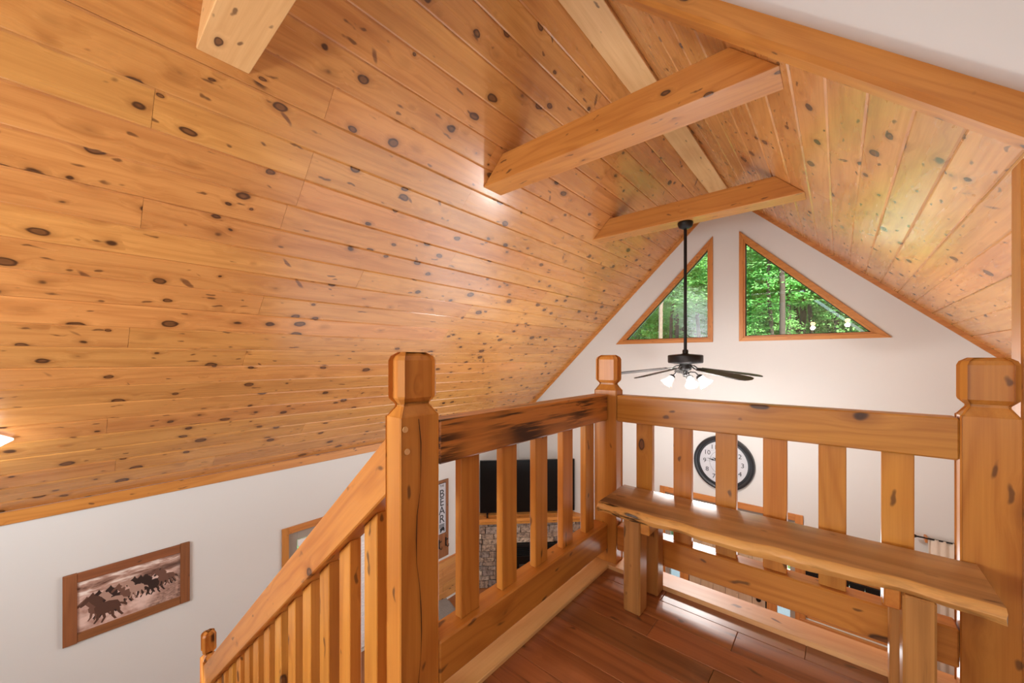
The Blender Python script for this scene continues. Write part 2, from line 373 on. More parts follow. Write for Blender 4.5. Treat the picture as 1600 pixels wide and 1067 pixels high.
def plank_mesh(w, L, t, c=.009):
    """board lying in local xy, length along y, seen face at z=0 (towards -z), long edges chamfered"""
    h = w/2; prof = [(-h, t), (h, t), (h, c*.6), (h-c, 0), (-h+c, 0), (-h, c*.6)]
    bm = bmesh.new(); e = .0007
    a = [bm.verts.new((x, -L/2+e, z)) for x, z in prof]; b = [bm.verts.new((x, L/2-e, z)) for x, z in prof]
    bm.faces.new(a); bm.faces.new(b[::-1])
    for i in range(6): bm.faces.new((a[i], a[(i+1) % 6], b[(i+1) % 6], b[i]))
    return bm_mesh(bm)
def row(left, x0, x1, y0, y1, joints):
    ys = [y0]+[j for j in joints if y0 < j < y1]+[y1]
    w = (x1-x0)/CT-.0006; xm = (x0+x1)/2
    z = (AL+SL*xm) if left else (AR-SL*xm)
    for a, b in zip(ys, ys[1:]):
        dz = rnd.uniform(-.0012, .0012)
        link('plank', plank_mesh(w, b-a, .02), CEIL, ceil, (xm, (a+b)/2, z+dz), (0, -TH if left else TH, 0))
STEP = .1415
known = {2: [.27, .99, 4.5], 3: [.99, 3.33], 4: [.94, 2.4], 5: [.27, 4.1], 8: [.97, 3.8], 1: [2.2], 0: [.99, 4.6], 6: [1.62, 5.1], 7: [-.6, 3.0], 11: [.97, 4.4], 13: [2.6], 15: [.2, 3.4], 17: [1.75, 5.0]}
xs = [-1.36, -1.49, -1.612, -1.753, -1.895, -2.037, -2.179, -2.32]
for i in range(40):
    x = xs[-1]-STEP
    if x < XW+.05: break
    xs.append(x)
xs.append(XW)
for i in range(len(xs)-1):
    k = i-6
    J = known.get(k) or sorted(rnd.sample([-.9, .27, .99, 1.62, 2.2, 2.9, 3.6, 4.3, 4.9], rnd.choice([1, 1, 2])))
    row(True, xs[i+1], xs[i], YB, D, J)
xs = [-1.15, -1.02, -.88, -.742, -.603, -.464, -.325, -.186, -.046, .098, .238, .375, .513, .645]
while xs[-1]+.139 < XE-.05: xs.append(xs[-1]+.139)
xs.append(XE)
for i in range(len(xs)-1):
    row(False, xs[i], xs[i+1], 2.12, D, [4.05] if i == 7 else sorted(rnd.sample([3.2, 4.0, 4.7, 5.4], rnd.choice([0, 1, 1]))))
# white ceiling over the loft
K1 = 1.346
def Rx(x, K): return (x, K-SL*x)
prop(prism('ceiling.001', [Rx(-1.24, K1), Rx(XE, K1), Rx(XE, K1+.05), Rx(-1.24, K1+.05)], YB, 2.11, WALL), kind='structure')

# trim where the slopes meet the gable, and along the eave
def slope_trim(name, pts): prop(prism(name, pts, D-.022, D, CASX), kind='structure')
tv = .062
slope_trim('trim_1', [(XW, zw-tv), (XR, ZR-tv), (XR, ZR), (XW, zw)])
slope_trim('trim_2', [(XR, ZR-tv), (XE, zw-tv), (XE, zw), (XR, ZR)])
prop(box('trim_3', (XW, YB, -1.345), (XW+.02, D-.022, zw+.004), BY, bev=.003), kind='structure')

# loft floor
fl = prop(box('floor.001', (-1.09, YB, ZL-.26), (XE, 2.11, ZL-.016), plain('subfloor', srgb(196, 150, 100), .7)), kind='structure')
fo = Vector(fl.location)
y = 1.978; first = True
fw = [.095]+[.142]*40; i = 0
while y > -1.1:
    w = fw[i]; x = -1.08; ya = y-w
    x += -rnd.uniform(0, .5)
    ends = {0: [-.66, -.10, .6, 1.3], 1: [-.33, .35, 1.1], 2: [-.62, .05, .9], 3: [-.36, .2, 1.0]}.get(i)
    if ends is None:
        ends = []; t = -1.08+rnd.uniform(.25, .8)
        while t < XE: ends.append(t); t += rnd.uniform(.5, 1.1)
    e = [-1.08]+ends+[XE]
    for a, b in zip(e, e[1:]):
        bm = bmesh.new(); cube_bm(bm, (b-a-.0012, w-.0012, .016), bev=.0018)
        link('plank', bm_mesh(bm), FLOOR, fl, Vector(((a+b)/2, y-w/2, ZL-.008+rnd.uniform(-.0006, .0006)))-fo)
    y -= w; i += 1
prop(box('trim_4', (-1.075, .83, ZL), (-.982, 2.0, -1.16), PALE, bev=.003), kind='structure')
prop(box('trim_5', (-1.09, 1.978, ZL-.02), (XE, 2.112, -1.16), PALEX, bev=.003), kind='structure')

# ------------------------------------------------------------ beams
def collar(y0, y1, label, mat):
    z0, z1 = 1.449, 1.658
    xa, xb = (z0-AL)/SL, (z1-AL)/SL; xc, xd = (AR-z0)/SL, (AR-z1)/SL
    prop(prism('ceiling_beam', [(xa, z0), (xc, z0), (xd, z1), (xb, z1)], y0, y1, mat, bev=.004), label, 'beam', None)
collar(2.29, 2.51, 'big pine tie beam below the ridge, its right end tucked behind the white ceiling edge', BX)
collar(4.18, 4.385, 'pine tie beam far down the room carrying the ceiling fan rod', BX)
collar(.389, .603, 'pale pine tie beam end nearest the camera on the left slope, cut by the top of the picture', PALEX)
prop(box('ridge_beam', (-1.362, YB, 2.288), (-1.138, D-.02, 2.40), PALE, bev=.004), 'pale pine ridge board running along the peak of the plank ceiling', 'beam')
# sloping edge beam of the white loft ceiling, with a chamfered lower arris
bm = bmesh.new(); K0 = 1.207
prof = [(2.095, K0+.024), (2.117, K0), (2.195, K0), (2.195, K1+.01), (2.095, K1)]
x0, x1 = -1.15, XE
a = [bm.verts.new((x0, yy, K-SL*x0)) for yy, K in prof]; b = [bm.verts.new((x1, yy, K-SL*x1)) for yy, K in prof]
bm.faces.new(a); bm.faces.new(b[::-1])
for i in range(5): bm.faces.new((a[i], a[(i+1) % 5], b[(i+1) % 5], b[i]))
me = bm_mesh(bm); mo = Vector(((x0+x1)/2, 2.145, K0-SL*(x0+x1)/2))
Mr = Matrix.Rotation(-TH, 4, 'Y') @ Matrix.Translation(-mo); me.transform(Mr)
prop(link('edge_beam', me, BX, None, mo, (0, TH, 0)), 'long honey pine beam sloping along the edge of the white loft ceiling', 'beam')
prop(box('ceiling_post', (.469, 2.097, -1.16), (.565, 2.195, 1.207-SL*.56), BZ, bev=.004), 'square pine post rising behind the right newel up to the sloping edge beam', 'post')

# ------------------------------------------------------------ newel posts
def ringsect(cx, cy, hx, hy, ch, z):
    return [(cx+sx*(hx-(ch if k else 0)), cy+sy*(hy-(0 if k else ch)), z) for sx, sy, ks in ((1, 1, (1, 0)), (-1, 1, (0, 1)), (-1, -1, (1, 0)), (1, -1, (0, 1))) for k in ks]
def loft_sections(secs):
    bm = bmesh.new(); R = [[bm.verts.new(p) for p in s] for s in secs]
    for A, B in zip(R, R[1:]):
        for i in range(8): bm.faces.new((A[i], A[(i+1) % 8], B[(i+1) % 8], B[i]))
    bm.faces.new(R[0]); bm.faces.new(R[-1][::-1]); return bm_mesh(bm)
def newel(x0, x1, y0, y1, z0, ztop, label):
    cx, cy, hx, hy = (x0+x1)/2, (y0+y1)/2, (x1-x0)/2, (y1-y0)/2
    t = empty('newel_post', (cx, cy, z0), label, 'newel post')
    h = ztop-z0
    s = lambda ins, ch, z: ringsect(0, 0, hx-ins, hy-ins, ch, z)
    link('post_body', loft_sections([s(0, .004, 0), s(0, .004, h-.202), s(.004, .004, h-.198), s(.020, .006, h-.170), s(.020, .006, h-.160)]), RZ, t)
    link('post_cap', loft_sections([s(.020, .008, h-.164), s(.004, .013, h-.145), s(.002, .015, h-.138), s(.002, .015, h-.026), s(.007, .015, h-.012), s(.024, .012, h)]), RZ, t)
    return t
newel(-1.088, -1.002, .652, .800, -1.9, .02, 'nearest tall pine newel post with a drying crack, at the top of the stairs')
newel(-1.085, -.948, 2.005, 2.093, -1.16, .02, 'pine newel post in the far corner of the loft where the two railings meet')
newel(.319, .455, 2.005, 2.095, -1.16, .003, 'pine newel post at the right end of the bench with big dark knots')
newel(-3.692, -3.606, .655, .745, -3.4, -2.075, 'low newel post at the foot of the stair railing with a rounded cap')
A = [o for o in bpy.data.objects if o.name == 'newel_post'][0]
for zz in (-.217, -.286):      # wooden plugs in the near post
    lathe('wood_plug', [(0, .0015), (.009, .0015), (.0095, -.002)], PALE, A, (.0437, -.05 if zz < -.25 else -.057, zz+1.9), (0, PI/2, 0), 16)
# drying crack: a thin dark recess line down the post
bm = bmesh.new(); px = None
for i in range(22):
    z = 1.9-.19-i*.075; yv = -.008+.010*math.sin(i*.9)+rnd.uniform(-.004, .004)+.012*(i/21)
    wd = .0012+.0007*math.sin(i*1.7)
    q = (bm.verts.new((.0434, yv-wd, z)), bm.verts.new((.0434, yv+wd, z)))
    if px: bm.faces.new((px[0], px[1], q[1], q[0]))
    px = q
link('drying_crack', bm_mesh(bm), DARKGAP, A)

# ------------------------------------------------------------ railings
r1 = empty('loft_railing', (-1.045, 1.4, -1.085), 'left loft railing with a dark streaked top rail in front of the television', 'railing')
o1 = Vector(r1.location)
def rbox(name, lo, hi, mat, par, org, bev=.004): return box(name, Vector(lo)-org, Vector(hi)-org, mat, par, bev)
prop(rbox('top_rail', (-1.088, .80, -.352), (-1.0, 2.006, -.205), SPALT, r1, o1, .006), 'top rail with dark spalted streaks')
rbox('bottom_rail', (-1.093, .80, -1.087), (-1.0, 2.006, -.94), RY, r1, o1, .006)
for yc in (.922, 1.143, 1.366, 1.589, 1.811): rbox('baluster', (-1.065, yc, -.94), (-1.031, yc+.093, -.352), RZ, r1, o1, .003)
r2 = empty('loft_railing', (-.31, 2.05, -1.085), 'back loft railing behind the live edge bench', 'railing')
o2 = Vector(r2.location)
rbox('top_rail', (-.948, 2.006, -.354), (.319, 2.094, -.207), RX, r2, o2, .006)
rbox('bottom_rail', (-.948, 2.008, -1.077), (.319, 2.094, -.94), RX, r2, o2, .006)
for xc in (-.845, -.648, -.451, -.258, -.0635, .1255): rbox('baluster', (xc, 2.036, -.94), (xc+.088, 2.071, -.354), RZ, r2, o2, .003)
# stair railing running down to the left
SS = .8145
r3 = empty('stair_railing', (-2.3, .705, -2.2), 'stair railing sloping down from the near newel past the horse picture', 'railing')
o3 = Vector(r3.location)
def slanted(name, xa, xb, ztop_a, vert, y0, y1, mat):
    L = (xb-xa)*math.hypot(1, SS); ang = math.atan(SS); ph = vert*math.cos(ang)
    xm = (xa+xb)/2; zm = ztop_a+SS*(xm-(-1.088))-vert/2
    bm = bmesh.new()
    pts = [(xa, -1), (xb, -1), (xb, 1), (xa, 1)]
    vs = []
    for yy in (y0, y1):
        for x, t in pts: vs.append(bm.verts.new((x, yy, ztop_a+SS*(x+1.088)-(vert if t < 0 else 0))))
    for q in ((0, 1, 2, 3), (4, 5, 6, 7), (0, 1, 5, 4), (1, 2, 6, 5), (2, 3, 7, 6), (3, 0, 4, 7)): bm.faces.new([vs[i] for i in q])
    bmesh.ops.recalc_face_normals(bm, faces=bm.faces[:])
    bmesh.ops.bevel(bm, geom=bm.edges[:], offset=.005, segments=1, affect='EDGES')
    me = bm_mesh(bm); c = Vector((xm, (y0+y1)/2, zm))
    me.transform(Matrix.Rotation(ang, 4, 'Y') @ Matrix.Translation(-c))
    return link(name, me, mat, r3, c-o3, (0, -ang, 0))
slanted('top_rail', -3.606, -1.088, -.245, .185, .660, .748, RX)
slanted('bottom_rail', -3.606, -1.088, -1.09, .185, .660, .748, RX)
for x in (-1.22, -1.416, -1.596, -1.777, -1.954, -2.1355, -2.31, -2.4927, -2.655, -2.832, -3.01, -3.19, -3.37):
    zt = lambda xx: -.245-.185+SS*(xx+1.088)
    zb = lambda xx: -1.09+SS*(xx+1.088)
    xa = x-.087
    prism('baluster', [(xa-o3.x, zb(xa)-o3.z), (x-o3.x, zb(x)-o3.z), (x-o3.x, zt(x)-o3.z), (xa-o3.x, zt(xa)-o3.z)],   .700-o3.y, .748-o3.y, RZ, r3, bev=.003)
# the stairs themselves
st = empty('staircase', (-2.3, .15, -2.6), 'wooden stairs going down from the loft along the near side of the sloping railing', 'stairs')
so = Vector(st.location)
for i in range(13):
    zt = ZL-.205*(i+1); xt = -1.09-.252*i
    box('tread', Vector((xt-.28, -.32, zt-.035))-so, Vector((xt, .655, zt))-so, FLOOR, st, .004)
for yy in (-.36, .662):
    prism('stringer', [(-1.09-so.x, ZL-.02-so.z), (-4.37-so.x, ZL-.02-2.67-so.z), (-4.37-so.x, ZL-2.97-so.z), (-1.09-so.x, ZL-.36-so.z)], yy-so.y, yy+.036-so.y, RX, st, bev=.002)

# ------------------------------------------------------------ bench
bn = empty('bench', (-.26, 1.82, ZL), 'rustic live edge slab bench standing against the back railing', 'bench')
bo = Vector(bn.location)
bm = bmesh.new(); nx = 60; zt = -.695; secs = []
rb = random.Random(3)
for i in range(nx+1):
    f = i/nx; x = -.885+1.240*f
    wave = .010*math.sin(f*9+.6)+.006*math.sin(f*23+1)+.004*math.sin(f*47)
    yf = 1.652+.034*f+wave
    j = lambda s: rb.uniform(-s, s)*.35
    th = .048+.004*math.sin(f*13)
    x += 0 if 0 < i < nx else 0
    sec = [(x, 1.998, zt), (x, yf+.020+j(.002), zt), (x, yf+.006+j(.003), zt-.010), (x-.004, yf+j(.003), zt-.024), (x, yf+.010+j(.004), zt-th+.004), (x, yf+.024+j(.003), zt-th), (x, 1.998, zt-th)]
    if i == 0: sec = [(p[0]+.012*(p[1]-1.65)/.35*-1, p[1], p[2]) for p in sec]
    secs.append([bm.verts.new(Vector(p)-bo) for p in sec])
for A_, B_ in zip(secs, secs[1:]):
    for k in range(7):
        f_ = bm.faces.new((A_[k], A_[(k+1) % 7], B_[(k+1) % 7], B_[k])); f_.material_index = 1 if k in (1, 2, 3, 4) else 0
bm.faces.new(secs[0]); bm.faces.new(secs[-1][::-1])
se = link('seat', bm_mesh(bm, smooth=True), SLAB, bn); se.data.materials.append(BARK)
zl = zt-.044
def leg(x0, x1, y0, y1): box('leg', Vector((x0, y0, ZL+.001))-bo, Vector((x1, y1, zl))-bo, BLEG, bn, .006)
leg(-.767, -.687, 1.696, 1.783); leg(-.757, -.677, 1.895, 1.975)
leg(.153, .226, 1.700, 1.790); leg(.138, .214, 1.900, 1.976)
box('cleat', Vector((-.687, 1.70, zl-.062))-bo, Vector((-.645, 1.97, zl))-bo, RY, bn, .004)
box('cleat', Vector((.112, 1.73, zl-.068))-bo, Vector((.152, 1.97, zl))-bo, RY, bn, .004)

# ------------------------------------------------------------ gable windows
def inset(tri, d):
    n = len(tri); out = []
    area = sum(tri[i][0]*tri[(i+1) % n][1]-tri[(i+1) % n][0]*tri[i][1] for i in range(n)); sg = 1 if area > 0 else -1
    L = []
    for i in range(n):
        p, q = Vector(tri[i]), Vector(tri[(i+1) % n]); t = (q-p).normalized(); nrm = Vector((-t.y, t.x))*sg
        L.append((p+nrm*d, t))
    for i in range(n):
        p, t = L[i-1]; q, u = L[i]
        den = t.x*u.y-t.y*u.x; s = ((q.x-p.x)*u.y-(q.y-p.y)*u.x)/den
        out.append(tuple(p+t*s))
    return out
def tri_window(name, op, label):
    w = empty(name, (sum(p[0] for p in op)/3, D, op[0][1]), kind='structure', label=label)
    o = Vector(w.location)
    L = [(p[0]-o.x, p[1]-o.z) for p in op]
    def ringboards(nm, a, b, y0, y1, matsel):
        A_, B_ = inset(L, a), inset(L, b)
        for i in range(3):
            j = (i+1) % 3; d = Vector(A_[j])-Vector(A_[i])
            m = CASZ if abs(d.x) < .05 else CASX
            prism(nm, [A_[i], A_[j], B_[j], B_[i]], y0, y1, matsel or m, w, bev=.0025)
    ringboards('casing', -.058, -.006, -.024, 0, None)
    ringboards('jamb', -.010, .016, -.010, .06, None)
    ringboards('gasket', .016, .024, .028, .06, BLACK)
    pane = inset(L, .017)
    prism('pane', pane, .046, .050, GLASS, w)
tri_window('window_1', win1, 'left triangular gable window in pine casing')
tri_window('window_2', win2, 'right triangular gable window in pine casing')

# ------------------------------------------------------------ end wall openings on the lower floor
def rect_casing(w, x0, x1, z0, z1, wd, dep, bottom=True):
    box('casing', (x0-wd, -dep, z0), (x0, 0, z1+wd), CASZ, w, .003); box('casing', (x1, -dep, z0), (x1+wd, 0, z1+wd), CASZ, w, .003)
    box('casing', (x0, -dep, z1), (x1, 0, z1+wd), CASX, w, .003)
    if bottom: box('casing', (x0-wd, -dep-.02, z0-.05), (x1+wd, 0, z0), CASX, w, .003)
d1 = empty('door_1', (-1.26, D, ZF), kind='structure', label='plank entry door between two narrow sidelights under the clock')
dl = lambda v: (v[0]+1.26, v[1], v[2]-ZF)
rect_casing(d1, -2.09+1.26, -.43+1.26, .02, -2.12-ZF, .085, .024, False)
def dbox(n, lo, hi, m, bev=.002, par=None): return box(n, dl(lo), dl(hi), m, par or d1, bev)
dbox('frame', (-2.09, .02, ZF+.02), (-2.035, .10, -2.12), TAUPE); dbox('frame', (-.485, .02, ZF+.02), (-.43, .10, -2.12), TAUPE)
dbox('frame', (-2.035, .02, -2.19), (-.485, .10, -2.12), TAUPE)
dbox('mullion', (-1.88, .02, ZF+.02), (-1.755, .10, -2.19), CASZ); dbox('mullion', (-.745, .02, ZF+.02), (-.63, .10, -2.19), CASZ)
dbox('pane', (-2.035, .055, ZF+.1), (-1.88, .06, -2.19), GLASS, 0); dbox('pane', (-.63, .055, ZF+.1), (-.485, .06, -2.19), GLASS, 0)
dbox('frame', (-2.035, .02, ZF+.02), (-1.88, .10, ZF+.1), TAUPE); dbox('frame', (-.63, .02, ZF+.02), (-.485, .10, ZF+.1), TAUPE)
slabd = dbox('door_slab', (-1.75, .055, ZF+.02), (-.75, .085, -2.20), DARKGAP)
for k in range(6):
    a = -1.75+k/6.0; dbox('plank', (a+.002, .04, ZF+.02), (a+1/6-.002, .06, -2.20), DOORW, .004)
kb = lathe('knob', [(0, 0), (.018, 0), (.020, .006), (.012, .012), (.011, .03), (.027, .042), (.031, .055), (.026, .068), (0, .074)], METAL, d1, dl((-.835, .04, -3.32)), (PI/2, 0, 0), 16)
dbox('latch_plate', (-.762, .034, -3.46), (-.750, .042, -3.26), METAL, .001)

w3 = empty('window_3', (.10, D, -3.36), kind='structure', label='low window beside the plank door seen under the bench')
rect_casing(w3, -.42, .42, 0, .62, .06, .022)
box('sash', (-.42, .03, 0), (.42, .07, .03), CASX, w3, .002); box('sash', (-.42, .03, .59), (.42, .07, .62), CASX, w3, .002)
box('sash', (-.42, .03, .03), (-.385, .07, .59), CASZ, w3, .002); box('sash', (.385, .03, .03), (.42, .07, .59), CASZ, w3, .002)
box('pane', (-.385, .048, .03), (.385, .052, .59), GLASS, w3)
for k in range(6): box('valance', (-.42+k*.14+.001, -.06, .575), (-.42+(k+1)*.14-.001, -.028, .66), IRON, w3, .003)
w4 = empty('window_4', (1.38, D, -3.45), kind='structure', label='window behind the beige curtain at the far right')
rect_casing(w4, -.52, .52, 0, 1.25, .06, .022)
box('sash', (-.52, .03, 0), (.52, .07, .035), CASX, w4, .002); box('sash', (-.52, .03, 1.215), (.52, .07, 1.25), CASX, w4, .002)
box('sash', (-.52, .03, .035), (-.485, .07, 1.215), CASZ, w4, .002); box('sash', (.485, .03, .035), (.52, .07, 1.215), CASZ, w4, .002)
box('pane', (-.485, .048, .035), (.485, .052, 1.215), GLASS, w4)

# curtain and rod
cr = empty('curtain_rod', (1.35, D-.09, -1.965), 'thin metal curtain rod with a bracket on the end wall right of the clock', 'curtain rod')
tube('rod', [(-.70, 0, 0), (.75, 0, 0)], .009, METAL, cr); lathe('finial', [(0, -.03), (.018, -.01), (.020, .01), (.009, .03)], METAL, cr, (-.72, 0, 0), (0, PI/2, 0), 12)
box('bracket', (-.63, -.005, -.05), (-.61, .09, .01), CASZ, cr, .002)
bm = bmesh.new(); pa = None; nn = 64
for i in range(nn+1):
    x = .745+.36*i/nn; yy = D-.09+.010*math.sin(i*.5)+.008*math.sin(i*.31)
    q = [bm.verts.new((x, yy, z)) for z in (-1.96, -2.5, -3.1, -3.75)]
    if pa:
        for k in range(3): bm.faces.new((pa[k], pa[k+1], q[k+1], q[k]))
    pa = q
me = bm_mesh(bm, smooth=True); cu = link('curtain', me, CURT); prop(cu, 'beige cloth curtain hanging from the metal rod right of the clock', 'curtain')
sm = cu.modifiers.new('t', 'SOLIDIFY'); sm.thickness = .004

# patio door on the left wall
d2 = empty('door_2', (XW, 2.63, ZF), kind='structure', label='patio door with white blinds behind the stair railing')
def d2b(n, y0, y1, z0, z1, x0, x1, m, bev=.002): return box(n, (x0, y0-2.63, z0-ZF), (x1, y1-2.63, z1-ZF), m, d2, bev)
d2b('casing', 1.685, 1.76, ZF, -2.07, 0, .024, CASZ); d2b('casing', 3.5, 3.575, ZF, -2.07, 0, .024, CASZ); d2b('casing', 1.76, 3.5, -2.15, -2.07, 0, .024, CASY)
d2b('stile', 1.76, 1.87, ZF+.02, -2.15, -.09, -.03, TAUPE); d2b('stile', 3.39, 3.5, ZF+.02, -2.15, -.09, -.03, TAUPE); d2b('stile', 2.6, 2.7, ZF+.02, -2.25, -.09, -.03, TAUPE)
d2b('rail', 1.87, 3.39, -2.27, -2.15, -.09, -.03, TAUPE); d2b('rail', 1.87, 3.39, ZF+.02, ZF+.2, -.09, -.03, TAUPE)
d2b('pane', 1.87, 2.6, ZF+.2, -2.27, -.064, -.058, GLASS, 0); d2b('pane', 2.7, 3.39, ZF+.2, -2.27, -.064, -.058, GLASS, 0)
d2b('blind_rail', 1.872, 2.598, -2.345, -2.272, -.03, -.004, WHITEP)
d2b('blind_rail', 2.702, 3.388, -2.345, -2.272, -.03, -.004, WHITEP)
sl0 = None
for k in range(44):
    for a_, b_ in ((1.885, 2.585), (2.705, 3.385)):
        z = -2.35-k*.04; d2b('blind_slat', a_, b_, z-.036, z, -.02, -.014, BLIND, 0)

# wainscot boards on the left wall, parts of that wall
wl = bpy.data.objects['wall_left']
hz = -3.452; k = 0
while hz > ZF+.05:
    for a, b in (((3.58, 4.15), (4.15, 4.62)) if k % 2 else ((3.58, 3.95), (3.95, 4.62))):
        bm = bmesh.new(); cube_bm(bm, (.018, b-a-.002, .128), bev=.004)
        link('plank', bm_mesh(bm), WAIN, wl, (XW+.009, (a+b)/2, hz-.065))
    for a, b in ((YB, -.9), (-.9, .6), (.6, 1.68)):
        bm = bmesh.new(); cube_bm(bm, (.018, b-a-.002, .128), bev=.004)
        link('plank', bm_mesh(bm), WAIN, wl, (XW+.009, (a+b)/2, hz-.065))
    hz -= .13; k += 1
for a, b in ((3.58, 4.62), (YB, 1.68)):
    box('wainscot_cap', (XW, a, -3.452), (XW+.03, b, -3.425), CASY, wl, .004)

# ------------------------------------------------------------ corner fireplace
# local frame: origin at the middle of the stone face on the floor, +x along the face to the right, -y into the room
fc = Vector((-5.12+.74, 6.2-.74, ZF))
fp = empty('fireplace', fc, 'corner fireplace of ledge stone with a wide pine mantel', 'fireplace', rotz=PI/4)
HW = 1.05
prism('core', [(-HW+.0, 0), (HW, 0), (.02, HW-.02), (-.02, HW-.02)], 0, 1.18, plain('mortar', srgb(70, 60, 54), .95), fp, axis='z')
fx0, fx1, fz0, fz1 = -.50, .62, .10, .76
rs = random.Random(11); z = .0; r = 0
while z < 1.17:
    h = min(rs.choice([.07, .09, .11, .135]), 1.18-z)
    if h < .03: break
    x = -HW+(-.01 if r % 2 else .0)
    while x < HW-.02:
        w = min(rs.uniform(.16, .42), HW-x)
        if HW-(x+w) < .06: w = HW-x
        a, b = x, x+w
        segs = [(a, b)]
        if z+h > fz0 and z < fz1:
            segs = [(a, min(b, fx0-.01)), (max(a, fx1+.01), b)]
        for p, q in segs:
            if q-p < .03: continue
            d = rs.uniform(.035, .075)
            bm = bmesh.new(); cube_bm(bm, (q-p-.008, d, h-.008), bev=.008)
            for v in bm.verts: v.co += Vector((rs.uniform(-.004, .004), rs.uniform(-.005, .005), rs.uniform(-.004, .004)))
            link('stone', bm_mesh(bm), STONE, fp, ((p+q)/2, -d/2, z+h/2))
        x += w
    z += h; r += 1
# mantel boards
MW = 1.20
prism('mantel', [(-MW, -.14), (MW, -.14), (.0+.02, MW-.24), (-.02, MW-.24)], 1.215, 1.272, BX, fp, axis='z', bev=.005)
prism('mantel_support', [(-MW+.05, -.11), (MW-.05, -.11), (MW-.09, -.07), (-MW+.09, -.07)], 1.165, 1.215, BX, fp, axis='z', bev=.004)
for k in range(4): box('mantel_board', (-.95+k*.25, .0+k*.16, 1.272), (.95-k*.25, .155+k*.16, 1.28), BX, fp, .002)
ins = box('firebox', (fx0, -.03, fz0), (fx1, .35, fz1), SCREEN, fp)
for (a, b, c, d_) in ((fx0-.02, fx0+.05, fz0-.02, fz1+.02), (fx1-.05, fx1+.02, fz0-.02, fz1+.02)): box('insert_frame', (a, -.085, c), (b, -.03, d_), IRON, fp, .004)
box('insert_frame', (fx0+.05, -.085, fz1-.035), (fx1-.05, -.03, fz1+.02), IRON, fp, .004); box('insert_frame', (fx0+.05, -.085, fz0-.02), (fx1-.05, -.03, fz0+.05), IRON, fp, .004)
for k in range(5): box('louver', (fx0+.05, -.07, fz1-.07-k*.036), (fx1-.05, -.035, fz1-.048-k*.036), IRON, fp, .003, rot=(.5, 0, 0))
for k, (a, b) in enumerate((((-.3, -.06), (.4, -.05)), ((-.2, -.05), (.3, -.07)), ((-.1, -.06), (.45, -.045)))):
    tube('log', [(a[0], -.045, fz0+.12+k*.075), (b[0], -.045, fz0+.14+k*.06)], .028, TRUNKM, fp)

# television on the mantel
tv_ = empty('television', fc+Vector((0, 0, 1.28)), 'large black television standing on the pine mantel', 'television', rotz=PI/4)
tb = [box('screen', (-.80, .03, .055), (.93, .065, .985), SCREEN, tv_, .004)]
fr = bmesh.new()
for lo, hi in (((-.812, .025, .04), (.942, .075, .055)), ((-.812, .025, .985), (.942, .075, .997)), ((-.812, .025, .055), (-.80, .075, .985)), ((.93, .025, .055), (.942, .075, .985))):
    lo, hi = Vector(lo), Vector(hi); cube_bm(fr, hi-lo, (lo+hi)/2, bev=.002)
link('bezel', bm_mesh(fr), BLACK, tv_)
for x in (-.68, .74):
    bm = bmesh.new(); cube_bm(bm, (.03, .02, .06), (x, .05, .03), bev=.003); cube_bm(bm, (.03, .26, .014), (x, .03, .007), bev=.003); link('leg', bm_mesh(bm), BLACK, tv_)

# ------------------------------------------------------------ text helper
def text(body, size, loc, rot, mat, parent, name, ext=.001, align='CENTER', sx=1):
    cu = bpy.data.curves.new(name, 'FONT'); cu.body = body; cu.size = size; cu.align_x = align; cu.align_y = 'CENTER'; cu.extrude = ext; cu.resolution_u = 3
    o = bpy.data.objects.new(name, cu)
    C.objects.link(o); dg = bpy.context.evaluated_depsgraph_get(); dg.update()
    me = bpy.data.meshes.new_from_object(o.evaluated_get(dg)); bpy.data.objects.remove(o)
    me.materials.clear()
    k = link(name, me, mat, parent, loc, rot); k.scale = (sx, 1, 1); return k
INK = plain('ink', srgb(30, 30, 34), .7)

# ------------------------------------------------------------ clock
R0 = .397; cc = Vector((-1.268, D, -1.516))
ck = empty('wall_clock', cc, 'big round wall clock with a black rim above the plank door', 'clock')
lathe('rim', [(R0-.085, .0), (R0-.085, .030), (R0-.078, .036), (R0-.062, .034), (R0-.055, .05), (R0-.03, .06), (R0-.008, .048), (R0, .02), (R0, 0)], plain('black rim', srgb(38, 40, 44), .35), ck, (0, 0, 0), (PI/2, 0, 0), 64)
face = plain('clock face', srgb(198, 199, 204), .7, noise=.06, nscale=12)
for k in range(4):       # the face is printed on four boards
    z0, z1 = -.32+k*.16, -.16+k*.16; pts = []
    rr = R0-.08
    def ch(z): return math.sqrt(max(0, rr*rr-z*z))
    zs = [z0+.001+(z1-z0-.002)*i/8 for i in range(9)]
    zs = [max(-rr+.002, min(rr-.002, z)) for z in zs]
    pts = [(ch(z), z) for z in zs]+[(-ch(z), z) for z in reversed(zs)]
    prism('face_board', pts, -.02, -.006, face, ck)
for h in range(1, 13):
    a = PI/2-h*PI/6; text(str(h), .092, (.245*math.cos(a), -.0205, .245*math.sin(a)), (PI/2, 0, 0), INK, ck, 'numeral')
bm = bmesh.new()
for k in range(48):
    a0, a1 = 2*PI*k/48, 2*PI*(k+1)/48
    q = [bm.verts.new((r_*math.cos(a), -.0208, r_*math.sin(a))) for r_, a in ((.176, a0), (.179, a0), (.179, a1), (.176, a1))]; bm.faces.new(q)
link('inner_ring', bm_mesh(bm), INK, ck)
